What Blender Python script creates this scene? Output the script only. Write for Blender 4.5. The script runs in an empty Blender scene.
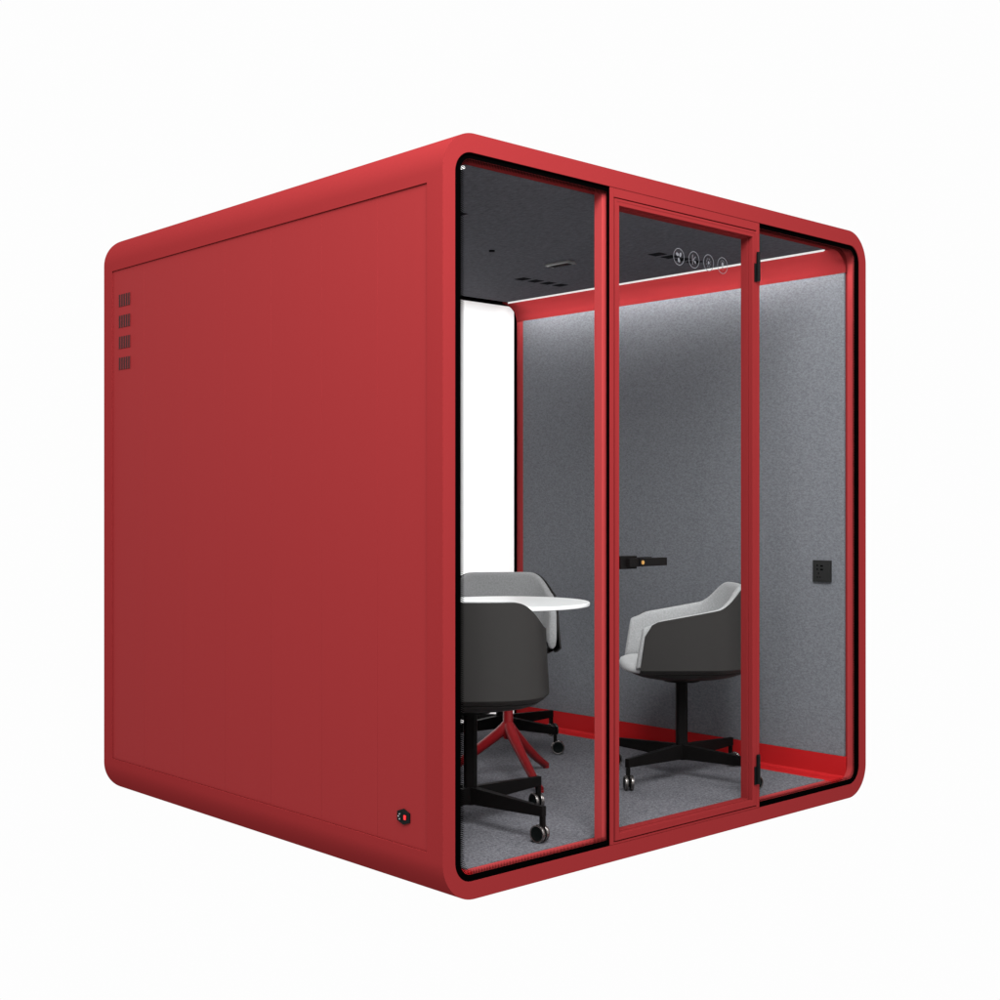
import bpy, bmesh, math, random
from mathutils import Vector, Matrix
random.seed(3)
S = bpy.context.scene
COL = S.collection
R = math.radians
W, D, H = 2.28, 2.16, 2.30

# ------------------------------------------------------------ materials
def new_mat(name, base, rough=.5, spec=.5, metal=0.0, **kw):
    m = bpy.data.materials.new(name); m.use_nodes = True
    b = m.node_tree.nodes['Principled BSDF']
    b.inputs['Base Color'].default_value = (*base, 1)
    b.inputs['Roughness'].default_value = rough
    b.inputs['Metallic'].default_value = metal
    b.inputs['Specular IOR Level'].default_value = spec
    for k, v in kw.items():
        b.inputs[k.replace('_', ' ')].default_value = v
    return m
def add_noise(m, scale, lo, hi, bump=0.0, stretch=(1, 1, 1), scale2=None, bdist=.001, rot=(0, 0, 0), detail=4):
    """mottle base colour between lo and hi, optional bump"""
    nt = m.node_tree; N = nt.nodes; L = nt.links
    b = N['Principled BSDF']
    tc = N.new('ShaderNodeTexCoord'); mp = N.new('ShaderNodeMapping')
    mp.inputs['Scale'].default_value = stretch
    mp.inputs['Rotation'].default_value = rot
    L.new(tc.outputs['Object'], mp.inputs['Vector'])
    n = N.new('ShaderNodeTexNoise'); n.inputs['Scale'].default_value = scale
    n.inputs['Detail'].default_value = detail; n.inputs['Roughness'].default_value = .65
    L.new(mp.outputs[0], n.inputs['Vector'])
    r = N.new('ShaderNodeValToRGB')
    r.color_ramp.elements[0].position = .3; r.color_ramp.elements[0].color = (*lo, 1)
    r.color_ramp.elements[1].position = .7; r.color_ramp.elements[1].color = (*hi, 1)
    src = n.outputs['Fac']
    if scale2:
        n2 = N.new('ShaderNodeTexNoise'); n2.inputs['Scale'].default_value = scale2
        n2.inputs['Detail'].default_value = 3
        L.new(mp.outputs[0], n2.inputs['Vector'])
        mx = N.new('ShaderNodeMath'); mx.operation = 'MULTIPLY_ADD'
        mx.inputs[1].default_value = .45
        L.new(n2.outputs['Fac'], mx.inputs[0])
        m3 = N.new('ShaderNodeMath'); m3.operation = 'MULTIPLY'; m3.inputs[1].default_value = .55
        L.new(src, m3.inputs[0]); L.new(m3.outputs[0], mx.inputs[2])
        src = mx.outputs[0]
    L.new(src, r.inputs['Fac']); L.new(r.outputs[0], b.inputs['Base Color'])
    if bump:
        bp = N.new('ShaderNodeBump'); bp.inputs['Strength'].default_value = bump
        bp.inputs['Distance'].default_value = bdist
        L.new(n.outputs['Fac'], bp.inputs['Height']); L.new(bp.outputs[0], b.inputs['Normal'])
    return m
RED_LO, RED_HI = (.158, .0150, .0162), (.165, .0156, .0168)
M = {}
M['red'] = add_noise(new_mat('red_powder_coat', RED_HI, .6, .0), 900, RED_LO, RED_HI)
M['redboard'] = add_noise(new_mat('red_board', RED_HI, .6, .02), 5, (.171, .0155, .0167), (.173, .0157, .0169), 0, stretch=(1, 3, .3))
M['redtrim_lit'] = new_mat('red_lit_inner_trim', (.36, .011, .013), .6, .05)  # same paint as the shell, lightened in colour to look lit
M['redliner_lit'] = new_mat('red_lit_reveal', (.31, .034, .036), .6, .02)  # shell red with the light on reveals and posts put into its colour
M['redgloss'] = new_mat('red_table_lacquer', (.15, .005, .007), .32, .25)
M['felt'] = add_noise(new_mat('grey_felt', (.2, .2, .21), .95, .1), 300, (.076, .078, .088), (.182, .186, .204), .35,
                      stretch=(1, .7, 1.2), scale2=130, rot=(.8, 0, 0))
M['ceil'] = add_noise(new_mat('charcoal_ceiling_felt', (.05, .05, .055), .95, .1), 150, (.040, .039, .047), (.108, .106, .122), .4,
                      stretch=(1.6, .6, 1), scale2=60)
M['carpet'] = add_noise(new_mat('grey_carpet', (.15, .15, .16), 1, .05), 230, (.016, .0155, .020), (.195, .19, .21), .8,
                        scale2=110, bdist=.003)
M['black'] = new_mat('black_gloss_border', (.0006, .0006, .0006), .6, .0)
M['blackmetal'] = new_mat('black_powder_coated_metal', (.0045, .004, .004), .45, .03)
M['darkplastic'] = new_mat('dark_plastic', (.004, .005, .005), .4, .03)
M['socket'] = new_mat('socket_plastic', (.018, .018, .018), .5, .05)
M['shell'] = add_noise(new_mat('dark_leather_shell', (.05, .049, .047), .5, .05), 600, (.0205, .0192, .0188), (.0255, .0238, .0232))
M['fabric'] = add_noise(new_mat('light_grey_wool', (.3, .3, .3), .95, .15, Sheen_Weight=.15), 420, (.22, .22, .225), (.37, .37, .375), .5,
                        scale2=150, bdist=.001)
M['cushion'] = add_noise(new_mat('pale_grey_wool', (.5, .5, .5), .95, .15), 420, (.33, .33, .335), (.48, .48, .485), .4, scale2=150)
M['white'] = new_mat('white_laminate', (.86, .86, .86), .3, .45)
M['brass'] = new_mat('brass', (.75, .42, .13), .3, .5, 1.0)
M['chrome'] = new_mat('smoked_caster_rim', (.16, .145, .14), .22, .6, .85)
M['steel'] = new_mat('brushed_steel', (.55, .55, .54), .3, .5, .9)
M['ventdark'] = new_mat('vent_opening', (.034, .017, .017), .8, .0)
M['ceilvent'] = new_mat('ceiling_vent_opening', (.013, .013, .015), .9, .0)
M['switch'] = new_mat('red_rocker', (.75, .012, .015), .35, .4)
M['pin'] = new_mat('pin_metal', (.6, .6, .62), .3, .5, .6)
M['icon'] = new_mat('etched_icon', (.10, .10, .11), .7, .05)
M['gap'] = new_mat('dark_seal', (.012, .006, .006), .7, .1)
def emit(name, st):
    m = bpy.data.materials.new(name); m.use_nodes = True
    nt = m.node_tree; nt.nodes.clear()
    e = nt.nodes.new('ShaderNodeEmission'); o = nt.nodes.new('ShaderNodeOutputMaterial')
    e.inputs[0].default_value = (1, .985, .975, 1); e.inputs[1].default_value = st
    nt.links.new(e.outputs[0], o.inputs[0]); return m
M['led'] = emit('led_wall_wash', 98.0); M['ledsoft'] = emit('led_soft', 1.6); M['diffuser'] = emit('led_front_diffuser', .85)
def glass(name, tint, k):
    m = bpy.data.materials.new(name); m.use_nodes = True
    nt = m.node_tree; nt.nodes.clear(); N = nt.nodes; L = nt.links
    t = N.new('ShaderNodeBsdfTransparent'); t.inputs[0].default_value = (*tint, 1)
    g = N.new('ShaderNodeBsdfGlossy'); g.inputs['Roughness'].default_value = .02
    f = N.new('ShaderNodeFresnel'); f.inputs['IOR'].default_value = 1.45
    mm = N.new('ShaderNodeMath'); mm.operation = 'MULTIPLY'; mm.inputs[1].default_value = k
    mx = N.new('ShaderNodeMixShader'); o = N.new('ShaderNodeOutputMaterial')
    L.new(f.outputs[0], mm.inputs[0]); L.new(mm.outputs[0], mx.inputs[0])
    if k > 0:
        L.new(t.outputs[0], mx.inputs[1]); L.new(g.outputs[0], mx.inputs[2]); L.new(mx.outputs[0], o.inputs[0])
    else:                                            # anti-reflective coated pane: the photo shows no reflection
        L.new(t.outputs[0], o.inputs[0])
    return m
M['glass'] = glass('coated_clear_glass', (.985, .992, .99), 0)
m = bpy.data.materials.new('frosted_glass'); m.use_nodes = True
nt = m.node_tree; nt.nodes.clear(); N = nt.nodes; L = nt.links
t = N.new('ShaderNodeBsdfTranslucent'); t.inputs[0].default_value = (.97, .97, .97, 1)
d = N.new('ShaderNodeBsdfDiffuse'); d.inputs[0].default_value = (.9, .9, .9, 1)
mx = N.new('ShaderNodeMixShader'); mx.inputs[0].default_value = .12
o = N.new('ShaderNodeOutputMaterial')
L.new(t.outputs[0], mx.inputs[1]); L.new(d.outputs[0], mx.inputs[2]); L.new(mx.outputs[0], o.inputs[0])
M['frost'] = m

# ------------------------------------------------------------ helpers
def link(name, me, parent=None, mats=(), loc=None):
    ob = bpy.data.objects.new(name, me); COL.objects.link(ob)
    for mt in mats: me.materials.append(M[mt])
    if parent: ob.parent = parent
    if loc: ob.location = loc
    return ob
def finish(name, bm, mats, parent=None, bevel=0, seg=2, smooth=True, angle=40, loc=None, recalc=True):
    if recalc: bmesh.ops.recalc_face_normals(bm, faces=bm.faces)
    me = bpy.data.meshes.new(name); bm.to_mesh(me); bm.free()
    if smooth:
        for p in me.polygons: p.use_smooth = True
        me.set_sharp_from_angle(angle=R(angle))
    if isinstance(mats, str): mats = (mats,)
    ob = link(name, me, parent, mats, loc)
    if bevel:
        md = ob.modifiers.new('bevel', 'BEVEL'); md.width = bevel; md.segments = seg
        md.limit_method = 'ANGLE'; md.angle_limit = R(35); md.harden_normals = False
    return ob
def box(bm, x0, x1, y0, y1, z0, z1, mi=0):
    v = [bm.verts.new(p) for p in ((x0,y0,z0),(x1,y0,z0),(x1,y1,z0),(x0,y1,z0),(x0,y0,z1),(x1,y0,z1),(x1,y1,z1),(x0,y1,z1))]
    fs = []
    for q in ((0,3,2,1),(4,5,6,7),(0,1,5,4),(1,2,6,5),(2,3,7,6),(3,0,4,7)):
        f = bm.faces.new([v[i] for i in q]); f.material_index = mi; fs.append(f)
    return v
def rr(x0, x1, z0, z1, rad, n=12):
    """rounded rectangle, corners: bottom-left, bottom-right, top-right, top-left"""
    if not isinstance(rad, (list, tuple)): rad = (rad,)*4
    out = []
    for (cx, cz, a0), r in zip(((x0, z0, 180), (x1, z0, 270), (x1, z1, 0), (x0, z1, 90)), rad):
        r = max(r, .0004)
        ox = cx + (r if cx == x0 else -r); oz = cz + (r if cz == z0 else -r)
        for i in range(n+1):
            a = R(a0 + 90*i/n); out.append((ox + r*math.cos(a), oz + r*math.sin(a)))
    return out
def ring_solid(bm, outer, inner, y0, y1):
    n = len(outer)
    rows = [[bm.verts.new((p[0], y, p[1])) for p in loop] for loop, y in ((outer, y0), (inner, y0), (inner, y1), (outer, y1))]
    for a in range(4):
        A, B = rows[a], rows[(a+1) % 4]
        for i in range(n):
            j = (i+1) % n
            bm.faces.new((A[i], A[j], B[j], B[i]))
def prism(bm, poly, y0, y1, axis='y'):
    f = (lambda p, y: (p[0], y, p[1])) if axis == 'y' else ((lambda p, x: (x, p[0], p[1])) if axis == 'x' else (lambda p, z: (p[0], p[1], z)))
    a = [bm.verts.new(f(p, y0)) for p in poly]; b = [bm.verts.new(f(p, y1)) for p in poly]
    n = len(poly)
    bm.faces.new(a); bm.faces.new(b[::-1])
    for i in range(n): bm.faces.new((a[i], a[(i+1) % n], b[(i+1) % n], b[i]))
def cyl(bm, c, axis, r, h, n=32, mi=0, r2=None):
    """cylinder centred at c along axis"""
    z = Vector(axis).normalized(); q = z.to_track_quat('Z', 'Y').to_matrix().to_4x4()
    res = bmesh.ops.create_cone(bm, cap_ends=True, segments=n, radius1=r, radius2=r if r2 is None else r2, depth=h,
                                matrix=Matrix.Translation(c) @ q)
    for v in res['verts']:
        for f in v.link_faces: f.material_index = mi
    return res['verts']
def tube(bm, pts, rads, n=16):
    P = [Vector(p) for p in pts]; rows = []
    up = Vector((0, 0, 1))
    for i, p in enumerate(P):
        t = (P[min(i+1, len(P)-1)] - P[max(i-1, 0)]).normalized()
        s = t.cross(up)
        if s.length < 1e-3: s = t.cross(Vector((0, 1, 0)))
        s.normalize(); u = s.cross(t)
        rows.append([bm.verts.new(p + (s*math.cos(2*math.pi*k/n) + u*math.sin(2*math.pi*k/n))*rads[i]) for k in range(n)])
    for a, b in zip(rows, rows[1:]):
        for k in range(n): bm.faces.new((a[k], a[(k+1) % n], b[(k+1) % n], b[k]))
    bm.faces.new(rows[0][::-1]); bm.faces.new(rows[-1])
def thing(name, label, cat, loc=(0, 0, 0), rz=0, group=None):
    o = bpy.data.objects.new(name, None); COL.objects.link(o); o.location = loc; o.rotation_euler = (0, 0, rz)
    o['label'] = label; o['category'] = cat
    if group: o['group'] = group
    o.empty_display_size = .1
    return o

# ------------------------------------------------------------ booth
booth = thing('office_booth', 'red rounded box meeting booth with glass front standing on white floor', 'office booth')

bm = bmesh.new()
ring_solid(bm, rr(0, W, .004, H, .125, 20), rr(.048, 2.232, .058, 2.242, .068, 20), 0, D)
shell = finish('outer_shell', bm, 'red', booth)
cutters = []
def cutter(x0, x1, y0, y1, z0, z1):
    b = bmesh.new(); box(b, x0, x1, y0, y1, z0, z1)
    c = finish('cut', b, 'red', smooth=False); cutters.append(c)
    md = shell.modifiers.new('b', 'BOOLEAN'); md.operation = 'DIFFERENCE'; md.solver = 'EXACT'; md.object = c
cutter(.048, 2.232, .056, 2.02, .058, 2.242)           # square inside behind the rounded front lip
cutter(-.05, .009, .0735, 2.09, .1515, 2.146)          # recess of the left side panel
cutter(W-.009, W+.05, .0735, 2.09, .1515, 2.146)       # and of the right one
bpy.context.view_layer.update()
dg = bpy.context.evaluated_depsgraph_get()
me = bpy.data.meshes.new_from_object(shell.evaluated_get(dg))
shell.modifiers.clear(); shell.data = me
for c in cutters: bpy.data.objects.remove(c)
for p in me.polygons: p.use_smooth = True
me.set_sharp_from_angle(angle=R(30))
md = shell.modifiers.new('bevel', 'BEVEL'); md.width = .003; md.segments = 3; md.limit_method = 'ANGLE'; md.angle_limit = R(40)

def side_panel(x0, x1):
    bm = bmesh.new()
    ys = [.0745, .32, .62, .921, 1.222, 1.5225, 1.828, 2.089]
    for a, b in zip(ys, ys[1:]):
        box(bm, x0, x1, a+.00005, b-.00005, .1525, 2.145)
    return finish('side_panel', bm, 'redboard', booth, bevel=.0003, seg=1)
pl = side_panel(.0012, .0046)
side_panel(W-.0046, W-.0012).location = (-.004, 0, 0)
pl.location = (.004, 0, 0)
for k in range(4):                                    # exhaust slots in the left side panel
    zc = 2.019 - .0853*k
    bm = bmesh.new()
    box(bm, -.0004, .0011, 1.940, 2.038, zc-.0245, zc+.0245, 0)
    for i in range(6):
        y = 1.940 + .098*(i)/5
        box(bm, -.0010, -.0005, y-.0017, y+.0017, zc-.0245, zc+.0245, 1)
    finish('vent_grille', bm, ('ventdark', 'redboard'), pl, smooth=False)
# power inlet, a hexagonal socket
bm = bmesh.new()
yc, zc = .187, .238
hexa = [(yc-.030, zc-.014), (yc, zc-.0245), (yc+.030, zc-.014), (yc+.030, zc+.014), (yc, zc+.0245), (yc-.030, zc+.014)]
prism(bm, hexa, -.0035, .0011, 'x')
box(bm, -.0052, -.0036, yc+.004, yc+.024, zc-.0125, zc+.0125)
inlet = finish('power_inlet', bm, 'darkplastic', pl, bevel=.0008)
bm = bmesh.new()
box(bm, -.0066, -.0036, yc-.0150, yc-.0050, zc-.0075, zc+.0065)
finish('rocker_switch', bm, 'switch', inlet, bevel=.0008)
bm = bmesh.new()
for dy, dz in ((.014, .007), (.019, 0), (.014, -.008)):
    box(bm, -.0072, -.0053, yc+dy-.0013, yc+dy+.0013, zc+dz-.0016, zc+dz+.0016)
finish('pin', bm, 'pin', inlet, smooth=False)

# --- front windows: clear pane, black printed border fading out in dots
def window(x0, x1, z0, z1, rad, ins, rin, yg, face=-1, glassm='glass', dots=True):
    bm = bmesh.new(); prism(bm, rr(x0+.001, x1-.001, z0+.001, z1-.001, rad), yg, yg+.008)
    win = finish('window', bm, glassm, booth, smooth=False)
    l, r, b, t = ins
    bm = bmesh.new()
    yo = yg-.0008 if face < 0 else yg+.0088
    inner = rr(x0+l, x1-r, z0+b, z1-t, rin)
    ring_solid(bm, rr(x0+.0005, x1-.0005, z0+.0005, z1-.0005, rad), inner, yo-.0003, yo+.0003)
    ring_solid(bm, rr(x0+.0003, x1-.0003, z0+.0003, z1-.0003, rad), rr(x0+.0028, x1-.0028, z0+.0028, z1-.0028, [max(q-.002, 0) for q in rad]),
               .0035 if face < 0 else yg-.006, yo-.0006)
    if dots:                                         # rows of printed dots, smaller and smaller
        pitch = .0062
        for k, s in enumerate((.0029, .0025, .0021, .0015)):
            off = .0024 + k*.0034
            loop = rr(x0+l+(off if l > .01 else -.02), x1-r-(off if r > .01 else -.02), z0+b+off, z1-t-off, rin)
            P = [Vector((p[0], p[1])) for p in loop]; P.append(P[0]); acc = pitch*.5*(k % 2)
            for a, c in zip(P, P[1:]):
                L_ = (c-a).length
                while acc < L_:
                    q = a + (c-a)*(acc/L_); acc += pitch
                    if l <= .01 and q.x < x0+.012 or r <= .01 and q.x > x1-.012: continue
                    vs = [bm.verts.new((q.x+dx, yo, q.y+dz)) for dx, dz in ((-s, 0), (0, -s), (s, 0), (0, s))]
                    bm.faces.new(vs)
                acc -= L_
    finish('border', bm, 'black', win, smooth=False)
    return win
window(.048, .727, .058, 2.242, (.068, 0, 0, .068), (.030, .008, .019, .017), (.040, .001, .001, .040), .010)
window(1.553, 2.232, .058, 2.242, (0, .068, .068, 0), (.008, .024, .019, .017), (.001, .040, .040, .001), .010)
bm = bmesh.new(); prism(bm, rr(.049, 2.231, .059, 2.241, .067), 2.024, 2.032)
rw = finish('rear_window', bm, 'frost', booth, smooth=False)
bm = bmesh.new(); ring_solid(bm, rr(.049, 2.231, .059, 2.241, .067), rr(.072, 2.206, .080, 2.220, .028), 2.0205, 2.0235)
finish('border', bm, 'black', rw, smooth=False)

bm = bmesh.new(); ring_solid(bm, rr(.0485, 2.2315, .0585, 2.2415, .0675, 20), rr(.0500, 2.2300, .0600, 2.2400, .066, 20), .0195, .0560)
finish('brightened_reveal', bm, 'redliner_lit', booth)  # added liner over the shell's reveal, lighter red so it looks lit
for x0, x1 in ((2.2222, 2.2312), (W-2.2312, W-2.2222)):
    bm = bmesh.new(); box(bm, x0, x1, 1.9720, 2.0190, .1550, 2.1440); finish('brightened_corner', bm, 'redliner_lit', booth, bevel=.001)  # added strips on the shell corners, red brightened as if lit
# --- door surround: posts and lintel
bm = bmesh.new()
for a, b in ((.727, .7465), (1.5335, 1.553)): box(bm, a, b, .0015, .0555, .0585, 2.2415)
box(bm, .7470, 1.5330, .0015, .0555, 2.2105, 2.2415)
box(bm, .7470, 1.5330, .0015, .0555, .0585, .0660)
finish('door_surround', bm, 'red', booth, bevel=.0012)
for a, b in ((.709, .7268), (1.5532, 1.571)):
    bm = bmesh.new(); box(bm, a, b, .0195, .0555, .0585, 2.2415); finish('post', bm, 'redliner_lit', booth, bevel=.001)
bm = bmesh.new()                                      # dark seal in the gap round the door
box(bm, .7466, 1.5334, .018, .048, 2.2068, 2.2100)
finish('door_seal', bm, 'gap', booth, smooth=False)
bm = bmesh.new(); box(bm, .7466, 1.5334, .018, .048, .0664, .0698)
finish('door_seal', bm, 'gap', booth, smooth=False)

# --- door
dx0, dx1, dz0, dz1 = .7495, 1.5305, .0700, 2.2065
bm = bmesh.new()
sq = lambda i: [(dx0+i, dz0+i), (dx1-i, dz0+i), (dx1-i, dz1-i), (dx0+i, dz1-i)]
def frame(bm, i0, i1, y0, y1):
    ring_solid(bm, sq(i0), sq(i1), y0, y1)
frame(bm, 0, .0215, .0, .019); frame(bm, .0005, .0245, .0194, .0520)
frame(bm, .0010, .0085, -.0012, -.0002)
door = finish('door', bm, 'red', booth, bevel=.0012)
bm = bmesh.new(); box(bm, dx0+.021, dx1-.021, .0192, .0260, dz0+.021, dz1-.021) ; 
pane = finish('glass_pane', bm, 'glass', door, smooth=False)
for z0, z1 in ((2.018, 2.131), (.148, .258)):
    bm = bmesh.new()
    cyl(bm, (1.5325, -.009, (z0+z1)/2), (0, 0, 1), .0072, (z1-z0)*.96, 20)
    box(bm, 1.5165, 1.5318, -.0046, -.0014, z0, (z0+z1)/2+.012); box(bm, 1.5332, 1.5500, -.0046, -.0002, (z0+z1)/2-.012, z1)
    for dz in (-.018, .018): cyl(bm, (1.5325, -.009, (z0+z1)/2+dz), (0, 0, 1), .0077, .002, 20)
    finish('hinge', bm, 'darkplastic', door, bevel=.0006)
bm = bmesh.new()
box(bm, .7735, .8550, -.0050, .0190, .9725, 1.0155)
box(bm, .800, .852, -.022, -.0052, .980, 1.008)
box(bm, .846, .985, -.028, -.0115, .9805, 1.0080)
handle = finish('handle', bm, 'blackmetal', door, bevel=.0015)
bm = bmesh.new(); box(bm, .846, .985, .040, .054, .9805, 1.0080); box(bm, .7735, .8550, .0262, .042, .9725, 1.0155)
finish('handle', bm, 'blackmetal', door, bevel=.0015)
bm = bmesh.new(); cyl(bm, (.8555, -.0295, .994), (0, 1, 0), .0068, .004, 28); box(bm, .8545, .8565, -.0322, -.0312, .990, .998)
finish('lock_cylinder', bm, 'brass', door)

# etched round symbols on the pane
YI = .0186
def flat_ring(bm, cx, cz, ro, ri, n=40, a0=0, a1=360):
    k = int(n*(a1-a0)/360)
    prev = None
    for i in range(k+1):
        a = R(a0 + (a1-a0)*i/k)
        cur = [bm.verts.new((cx+rad*math.cos(a), YI, cz+rad*math.sin(a))) for rad in (ro, ri)]
        if prev: bm.faces.new((prev[0], cur[0], cur[1], prev[1]))
        prev = cur
def flat_poly(bm, cx, cz, pts): bm.faces.new([bm.verts.new((cx+x, YI, cz+z)) for x, z in pts])
def seg(bm, cx, cz, a, b, w=.0014):
    d = Vector((b[0]-a[0], b[1]-a[1])).normalized()*w; n = (-d.y, d.x)
    flat_poly(bm, cx, cz, [(a[0]+n[0], a[1]+n[1]), (a[0]-n[0], a[1]-n[1]), (b[0]-n[0], b[1]-n[1]), (b[0]+n[0], b[1]+n[1])])
def blob(bm, cx, cz, x, z, rx, rz, tilt=0, n=20):
    c, s = math.cos(tilt), math.sin(tilt)
    flat_poly(bm, cx, cz, [(x+rx*math.cos(t)*c-rz*math.sin(t)*s, z+rx*math.cos(t)*s+rz*math.sin(t)*c) for t in [2*math.pi*i/n for i in range(n)]])
for k, cx in enumerate((1.104, 1.188, 1.271, 1.352)):
    cz = 2.060
    bm = bmesh.new(); flat_ring(bm, cx, cz, .0300, .0278)
    if k == 0:        # fan: three blades
        for a in (135, 45, 270):
            blob(bm, cx, cz, .0115*math.cos(R(a)), .0115*math.sin(R(a)), .0085, .0058, R(a+25))
    elif k == 1:      # angled strokes round an upright
        seg(bm, cx, cz, (-.008, -.018), (-.008, .018)); seg(bm, cx, cz, (-.006, -.002), (.009, .012)); seg(bm, cx, cz, (-.003, -.002), (.005, -.012))
        blob(bm, cx, cz, .006, -.008, .0045, .0055)
    elif k == 2:      # light: dot with rays
        blob(bm, cx, cz, 0, 0, .005, .006)
        for i in range(8):
            a = R(45*i+22); seg(bm, cx, cz, (.010*math.cos(a), .011*math.sin(a)), (.015*math.cos(a), .017*math.sin(a)), .001)
    else:             # bulb shape above a short stem
        blob(bm, cx, cz, 0, .004, .0065, .0085); seg(bm, cx, cz, (-.004, -.008), (.004, -.008)); seg(bm, cx, cz, (.001, -.016), (.004, -.013), .001)
        flat_ring(bm, cx, cz+.006, .013, .0118, 40, 20, 160)
    finish('touch_icon', bm, 'icon', pane, smooth=False)

# --- inside: felt walls, skirting, cove, ceiling, carpet, led strips
def mir(poly, side): return poly if side else [(W-x, z) for x, z in poly][::-1]
for side in (1, 0):
    bm = bmesh.new()
    x0, x1 = (2.220, 2.2315) if side else (W-2.2315, W-2.220)
    box(bm, x0, x1, .064, 1.971, .1545, 2.1445); finish('wall_felt', bm, 'felt', booth, bevel=.0015)
    bm = bmesh.new()
    prism(bm, mir([(2.2315, .0585), (2.2315, .1540), (2.2180, .1540), (2.2180, .074), (2.210, .0665), (2.1135, .0665), (2.1135, .0585)], side), .0565, 2.0195)
    finish('skirting', bm, 'redtrim_lit', booth, bevel=.001)
    arc = [(2.1205+.0995*math.sin(R(a)), 2.145+.0845*math.cos(R(a))) for a in range(0, 91, 6)]
    bm = bmesh.new(); prism(bm, mir([(2.2315, 2.2415), (2.1205, 2.2415)] + arc + [(2.2315, 2.145)], side), .0565, 2.0195)
    finish('cove', bm, 'red', booth)
    bm = bmesh.new(); a, b = (2.1065, 2.1195) if side else (W-2.1195, W-2.1065)
    # a small lamp profile: pale diffuser towards the room, the bright slanted face turned down and to the wall
    P5 = [(2.1085, 2.2215), (2.1085, 2.2297), (2.1200, 2.2297), (2.1200, 2.2275)]
    prism(bm, mir(P5, side), .090 if side else .096, 1.966)
    bmesh.ops.recalc_face_normals(bm, faces=bm.faces)
    for f in bm.faces: f.material_index = 0 if (f.normal.z < -.3) else 1
    finish('led_strip', bm, ('led' if side else 'ledsoft', 'diffuser'), booth, smooth=False)
bm = bmesh.new(); box(bm, .1610, 2.1190, .0860, 1.9720, 2.2300, 2.2415); ceil = finish('ceiling_panel', bm, 'ceil', booth)
bm = bmesh.new(); box(bm, .1670, 2.1130, .0860, 2.0190, .0585, .0700); finish('carpet', bm, 'carpet', booth)
bm = bmesh.new(); box(bm, .1670, 2.1130, .0565, .0855, .0585, .0680); finish('threshold', bm, 'redliner_lit', booth, bevel=.001)
bm = bmesh.new(); box(bm, .1600, 2.1200, .0565, .0855, 2.2305, 2.2415); finish('ceiling_trim', bm, 'red', booth, bevel=.001)
for yv in (.615, 1.420):
    for xs in ((1.690, 1.772, 1.854, 1.936), (.590, .508, .426, .344)):
        for x in xs:
            bm = bmesh.new(); box(bm, x-.026, x+.026, yv-.031, yv+.031, 2.2285, 2.2295, 0)
            finish('ceiling_vent', bm, ('ceilvent', 'ceil'), ceil, smooth=False)
bm = bmesh.new(); box(bm, 1.506, 1.556, .955, 1.090, 2.2190, 2.2295, 0); box(bm, 1.514, 1.548, .968, 1.077, 2.2170, 2.2188, 1)
finish('ceiling_sensor', bm, ('steel', 'blackmetal'), booth, bevel=.001)
bm = bmesh.new(); cyl(bm, (1.132, 1.022, 2.227), (0, 0, 1), .012, .005, 24); finish('ceiling_button', bm, 'ceilvent', booth)

# wall socket
bm = bmesh.new(); box(bm, 2.2080, 2.2198, .1225, .2075, .869, .959); 
box(bm, 2.2068, 2.2078, .1290, .2010, .8755, .9525)
sk = finish('wall_socket', bm, 'socket', booth, bevel=.0015)
bm = bmesh.new()
for y, z, a, b in ((.184, .938, .003, .003), (.184, .922, .003, .003), (.163, .936, .006, .003), (.163, .921, .006, .003),
                   (.178, .905, .0015, .004), (.183, .889, .0035, .0015), (.170, .889, .0015, .003)):
    box(bm, 2.2055, 2.2066, y-a, y+a, z-b, z+b)
finish('socket_slot', bm, 'black', sk, smooth=False)

# ------------------------------------------------------------ table
TZ = .0705
tb = thing('round_table', 'round white table on red splayed legs, standing between the three chairs', 'table', (1.182, .979, TZ), R(-42.86))
bm = bmesh.new(); cyl(bm, (0, 0, .7165), (0, 0, 1), .334, .016, 128)
finish('tabletop', bm, 'white', tb, bevel=.005, seg=4)
bm = bmesh.new(); tube(bm, [(0, 0, .165), (0, 0, .19), (0, 0, .235), (0, 0, .70)], [.018, .0235, .0205, .0205], 28)
cyl(bm, (0, 0, .700), (0, 0, 1), .12, .010, 48)
finish('pedestal', bm, 'redgloss', tb)
for a in (55, -64, 176):
    c, s = math.cos(R(a)), math.sin(R(a))
    prof = [(.000, .236, .013), (.004, .226, .019), (.014, .209, .0225), (.036, .187, .0225), (.075, .156, .0210), (.14, .106, .0190), (.21, .055, .017), (.270, .018, .0150), (.290, .0125, .012)]
    bm = bmesh.new(); tube(bm, [(r*c, r*s, z) for r, z, w in prof], [w for r, z, w in prof], 18)
    cyl(bm, (.284*c, .284*s, .004), (0, 0, 1), .014, .008, 20)
    finish('leg', bm, 'redgloss', tb, angle=60)

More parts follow.
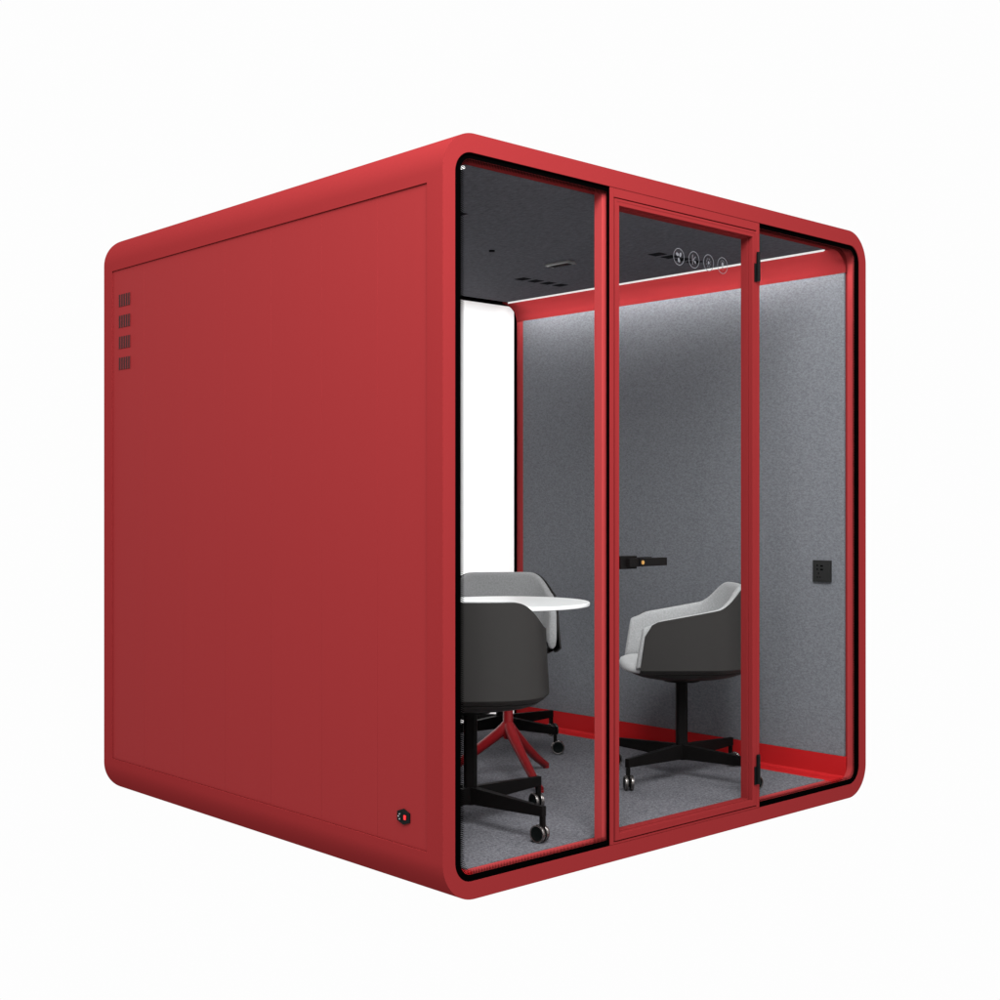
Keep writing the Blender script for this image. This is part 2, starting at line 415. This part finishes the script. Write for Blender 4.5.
# ------------------------------------------------------------ chairs
A_, B_, NE = .268, .245, 2.7
def plan():
    """U-shaped plan from the right arm front, round the back, to the left arm front"""
    out = []
    for i in range(9): y = .190 - .190*i/9; out.append((A_, y, 90))
    for i in range(61):
        th = 90 - 180*i/60; c, s = max(math.cos(R(th)), 0), math.sin(R(th))
        x = A_*math.copysign(abs(s)**(2/NE), s); y = -B_*c**(2/NE); out.append((x, y, abs(th)))
    for i in range(1, 10): y = .190*i/9; out.append((-A_, y, 90))
    return out
PL = plan()
def height(x, y, th):
    arm = .650 + 0.058*min(max((.190-y)/.32, 0), 1)
    t = 1 - min(max((th-24)/50, 0), 1)**1.25; t = t*t*(3-2*t)
    h = arm*(1-t) + .792*t
    r = .05
    if y > .190-r: h -= r - math.sqrt(max(r*r-(y-.190+r)**2, 0))
    return h
def normals(pl):
    ns = []
    for i in range(len(pl)):
        a, b = pl[max(i-1, 0)], pl[min(i+1, len(pl)-1)]
        t = Vector((b[0]-a[0], b[1]-a[1])).normalized(); ns.append(Vector((-t.y, t.x)))   # flipped below to face inwards
    k = len(pl)//2
    if ns[k].dot(Vector((0, 1))) < 0: ns = [-n for n in ns]
    return ns
NM = normals(PL)
def grid(bm, rows, close=False):
    V = [[bm.verts.new(p) for p in r] for r in rows]
    for a, b in zip(V, V[1:]):
        for i in range(len(a)-1): bm.faces.new((a[i], a[i+1], b[i+1], b[i]))
        if close: bm.faces.new((a[-1], a[0], b[0], b[-1]))
    return V
def make_chair(label):
    t = thing('swivel_chair', label, 'chair', (0, 0, TZ), 0, 'swivel chairs around the round table')
    # outer shell: a thin solid leather skin
    bm = bmesh.new(); rows = []
    for (x, y, th), n in zip(PL, NM):
        h = height(x, y, th); col = []
        outp = [(.020, .4520), (.010, .4545), (.0025, .4620)] + [(-.010*(1-v)**1.2*(.6) + .006*v, .470 + (h-.470)*v) for v in [i/10 for i in range(11)]]
        inp = [(o+.008, z) for o, z in outp[::-1]]
        top = [(outp[-1][0]+.004, h+.0025)]
        for o, z in outp + top + inp: col.append((x+n.x*o, y+n.y*o-.02 + max(y, 0)/.19*.030*max(.66-z, 0)/.2, z))
        rows.append(col)
    V = grid(bm, rows, close=True); bm.faces.new(V[0]); bm.faces.new(V[-1][::-1])
    finish('outer_shell', bm, 'shell', t, bevel=.0015)
    # padded inner lining
    bm = bmesh.new(); rows = []
    ext = [(A_, .203, 90, .3), (A_, .201, 90, .72), (A_, .196, 90, .97)]
    full = [(x, y, th, k) for x, y, th, k in ext] + [(x, y, th, 1) for x, y, th in PL] + [(-x, y, th, k) for x, y, th, k in ext[::-1]]
    nn = [NM[0]]*3 + NM + [NM[-1]]*3
    for (x, y, th, k), n in zip(full, nn):
        h = height(x, min(y, .170), th) - .003
        if y > .145: h -= .038 - math.sqrt(max(.038**2 - min((y-.145)*.52, .0375)**2, 0))
        prof = [(.0155, .466), (.0150, .55), (.0150, h-.012), (.0165, h+.000), (.022, h+.0055), (.030, h+.0075), (.038, h+.005), (.044, h-.002), (.048, h-.02), (.052, .56), (.056, .49), (.050, .466)]
        rows.append([(x+n.x*(.034+(o-.034)*k), y+n.y*(.034+(o-.034)*k)-.02+max(y, 0)/.19*.030*max(.66-z, 0)/.2, .52+(z-.52)*(1 if k > .9 else (.985 if k > .5 else .95))) for o, z in prof])
    V = grid(bm, rows, close=True); bm.faces.new(V[0]); bm.faces.new(V[-1][::-1])
    o = finish('upholstery', bm, 'fabric', t, angle=75)
    sb = o.modifiers.new('s', 'SUBSURF'); sb.levels = sb.render_levels = 1
    # seat cushion
    def se(a, b0, b1, n, k=1.0, N_=64):
        out = []
        for i in range(N_):
            q = 2*math.pi*i/N_; c, s = math.cos(q), math.sin(q)
            x = a*math.copysign(abs(c)**(2/n), c); y = math.copysign(abs(s)**(2/n), s)*(b1 if s > 0 else b0); out.append((x*k, y*k))
        return out
    bm = bmesh.new(); rows = []
    for k, z in ((.86, .4480), (.955, .4490), (.99, .453), (1.0, .461), (.995, .470), (.970, .482), (.90, .4895), (.7, .493), (.4, .495), (.1, .4955)):
        rows.append([(x, y, z) for x, y in se(.214, .225, .252, 4, k)])
    V = grid(bm, rows, close=True); bm.faces.new(V[0]); bm.faces.new(V[-1][::-1])
    finish('seat_cushion', bm, 'cushion', t, angle=75)
    # underside pan
    bm = bmesh.new(); rows = []
    for k, z in ((.94, .4560), (.955, .4490), (.90, .4390), (.78, .4270), (.55, .4140), (.30, .4060), (.12, .4050)):
        rows.append([(x, y, z) for x, y in se(.262, .260, .240, 2.9, k)])
    V = grid(bm, rows, close=True); bm.faces.new(V[0]); bm.faces.new(V[-1][::-1])
    finish('seat_pan', bm, 'shell', t, angle=60)
    # column and hub
    bm = bmesh.new()
    sqp = [(.0235*math.cos(R(45*0+90*i)), .0235*math.sin(R(90*i))) for i in range(4)]
    v = []
    a = .0175
    prism(bm, [(-a-.006, -a+.004), (-a+.004, -a-.006), (a-.004, -a-.006), (a+.006, -a+.004), (a+.006, a-.004), (a-.004, a+.006), (-a+.004, a+.006), (-a-.006, a-.004)], .100, .408, 'z')
    cyl(bm, (0, 0, .402), (0, 0, 1), .075, .012, 32)
    cyl(bm, (0, 0, .090), (0, 0, 1), .026, .030, 8)
    finish('column', bm, 'blackmetal', t, bevel=.0012)
    for i in range(4):
        an = R(45+90*i); c, s = math.cos(an), math.sin(an)
        bm = bmesh.new()
        def P(r, w, z): return (r*c - w*s, r*s + w*c, z)
        sec = [(.0, .020, .082, .140), (.028, .0165, .078, .136), (.335, .0105, .088, .122), (.352, .0105, .088, .122)]
        rows = [[P(r, -w, z0), P(r, w, z0), P(r, w*.92, z1), P(r, -w*.92, z1)] for r, w, z0, z1 in sec]
        V = grid(bm, rows, close=True); bm.faces.new(V[0]); bm.faces.new(V[-1][::-1])
        finish('leg', bm, 'blackmetal', t, bevel=.0015)
        # caster: stem, fork and a pair of wheels
        bm = bmesh.new()
        box(bm, -.0080, .0080, -.0075, .0075, .052, .0878)
        cyl(bm, (.0, .012, .0320), (1, 0, 0), .0195, .0060, 24)
        box(bm, -.0034, .0034, -.004, .020, .036, .0575)
        cyl(bm, (0, .012, .0300), (1, 0, 0), .006, .030, 16)
        ca = finish('caster', bm, 'blackmetal', t, bevel=.0008, loc=(.3445*c, .3445*s, 0))
        for sx in (-1, 1):
            bm = bmesh.new()
            prof = [(.0045, .0), (.0045, .0270), (.0065, .0295), (.0150, .0300), (.0172, .0290), (.0178, .0262), (.0168, .0245), (.0165, .0)]
            n = 40; prevs = None; vs = []
            for x, r in prof:
                if r == 0: vs.append([bm.verts.new((sx*x, .012, .0300))]*n)
                else: vs.append([bm.verts.new((sx*x, .012+r*math.cos(2*math.pi*k/n), .0300+r*math.sin(2*math.pi*k/n))) for k in range(n)])
            for q, (a_, b_) in enumerate(zip(vs, vs[1:])):
                for k in range(n):
                    f4 = [a_[k], a_[(k+1) % n], b_[(k+1) % n], b_[k]]; u = []
                    for vv in f4:
                        if vv not in u: u.append(vv)
                    f = bm.faces.new(u); f.material_index = 1 if 1 <= q <= 5 else 0
            finish('wheel', bm, ('darkplastic', 'chrome'), ca, angle=50)
    return t
def copy_tree(o, parent=None):
    c = o.copy(); COL.objects.link(c)
    if parent: c.parent = parent
    for ch in list(o.children): copy_tree(ch, c)
    return c
def pose(t, x, y, rz, sw):
    """stand the chair and swivel its four casters (angles in the camera-facing booth frame)"""
    t.location = (x, y, TZ); t.rotation_euler = (0, 0, R(rz))
    cs = [c for c in t.children if c.name.split('.')[0] == 'caster']
    for c, a in zip(cs, sw): c.rotation_euler = (0, 0, R(a))
ch = make_chair('swivel chair showing its dark curved back, nearest to us at the left window edge')
c2 = copy_tree(ch); c2['label'] = 'swivel chair seen from its side, behind the glass door'
c3 = copy_tree(ch); c3['label'] = 'swivel chair facing us from behind the white tabletop, showing its light grey inside'
pose(ch, .543, .490, -42.86, (30, 150, 60, 50))
pose(c2, 1.726, .516, 47.15, (20, 95, 205, 150))
pose(c3, 1.700, 1.578, 137.14, (20, 92, 35, 85))

# ------------------------------------------------------------ camera
cam = bpy.data.cameras.new('camera'); co = bpy.data.objects.new('camera', cam); COL.objects.link(co)
co.location = (-2.515, -2.957, 1.176); co.rotation_euler = (R(90), 0, R(-42.86))
cam.sensor_width = 36; cam.lens = 36*1.321; cam.shift_y = .0083; cam.clip_end = 500
S.camera = co

# ------------------------------------------------------------ light: white studio, softboxes and added fill lamps
w = bpy.data.worlds.new('World'); S.world = w; w.use_nodes = True
bg = w.node_tree.nodes['Background']; bg.inputs[0].default_value = (1, 1, 1, 1); bg.inputs[1].default_value = .985
def softbox(name, loc, target, sx, sy, power, col=(1, 1, 1)):
    l = bpy.data.lights.new(name, 'AREA'); l.shape = 'RECTANGLE'; l.size = sx; l.size_y = sy; l.energy = power; l.color = col
    o = bpy.data.objects.new(name, l); COL.objects.link(o); o.location = loc
    o.rotation_euler = (Vector(target)-Vector(loc)).to_track_quat('-Z', 'Y').to_euler()
    return o
softbox('overhead_softbox', (0, 0, 6.0), (.5, .5, 0), 4, 4, 120)
softbox('key_softbox', (-1.35, -2.1, 4.0), (.2, .2, 1.9), 2.0, 2.0, 375)
softbox('added_side_fill', (-4.6, 2.0, 4.8), (0, 1, 1.2), 3, 3, 190)  # added lamp out of view, lifts the left side wall
softbox('added_front_fill', (3.0, -5.0, 4.2), (1.4, 0, 1.2), 3, 3, 190)  # added lamp out of view, lifts the right end of the front
softbox('added_rear_fill', (1.2, 5.2, 2.6), (1.1, 2.1, 1.1), 3, 3, 110)  # added lamp behind the booth, whitens the rear pane

S.render.engine = 'CYCLES'
S.cycles.sample_clamp_indirect = 2.0
S.cycles.transparent_max_bounces = 16; S.cycles.max_bounces = 10; S.cycles.diffuse_bounces = 5
S.view_settings.view_transform = 'Standard'; S.view_settings.look = 'None'
S.view_settings.exposure = 0; S.view_settings.gamma = 1
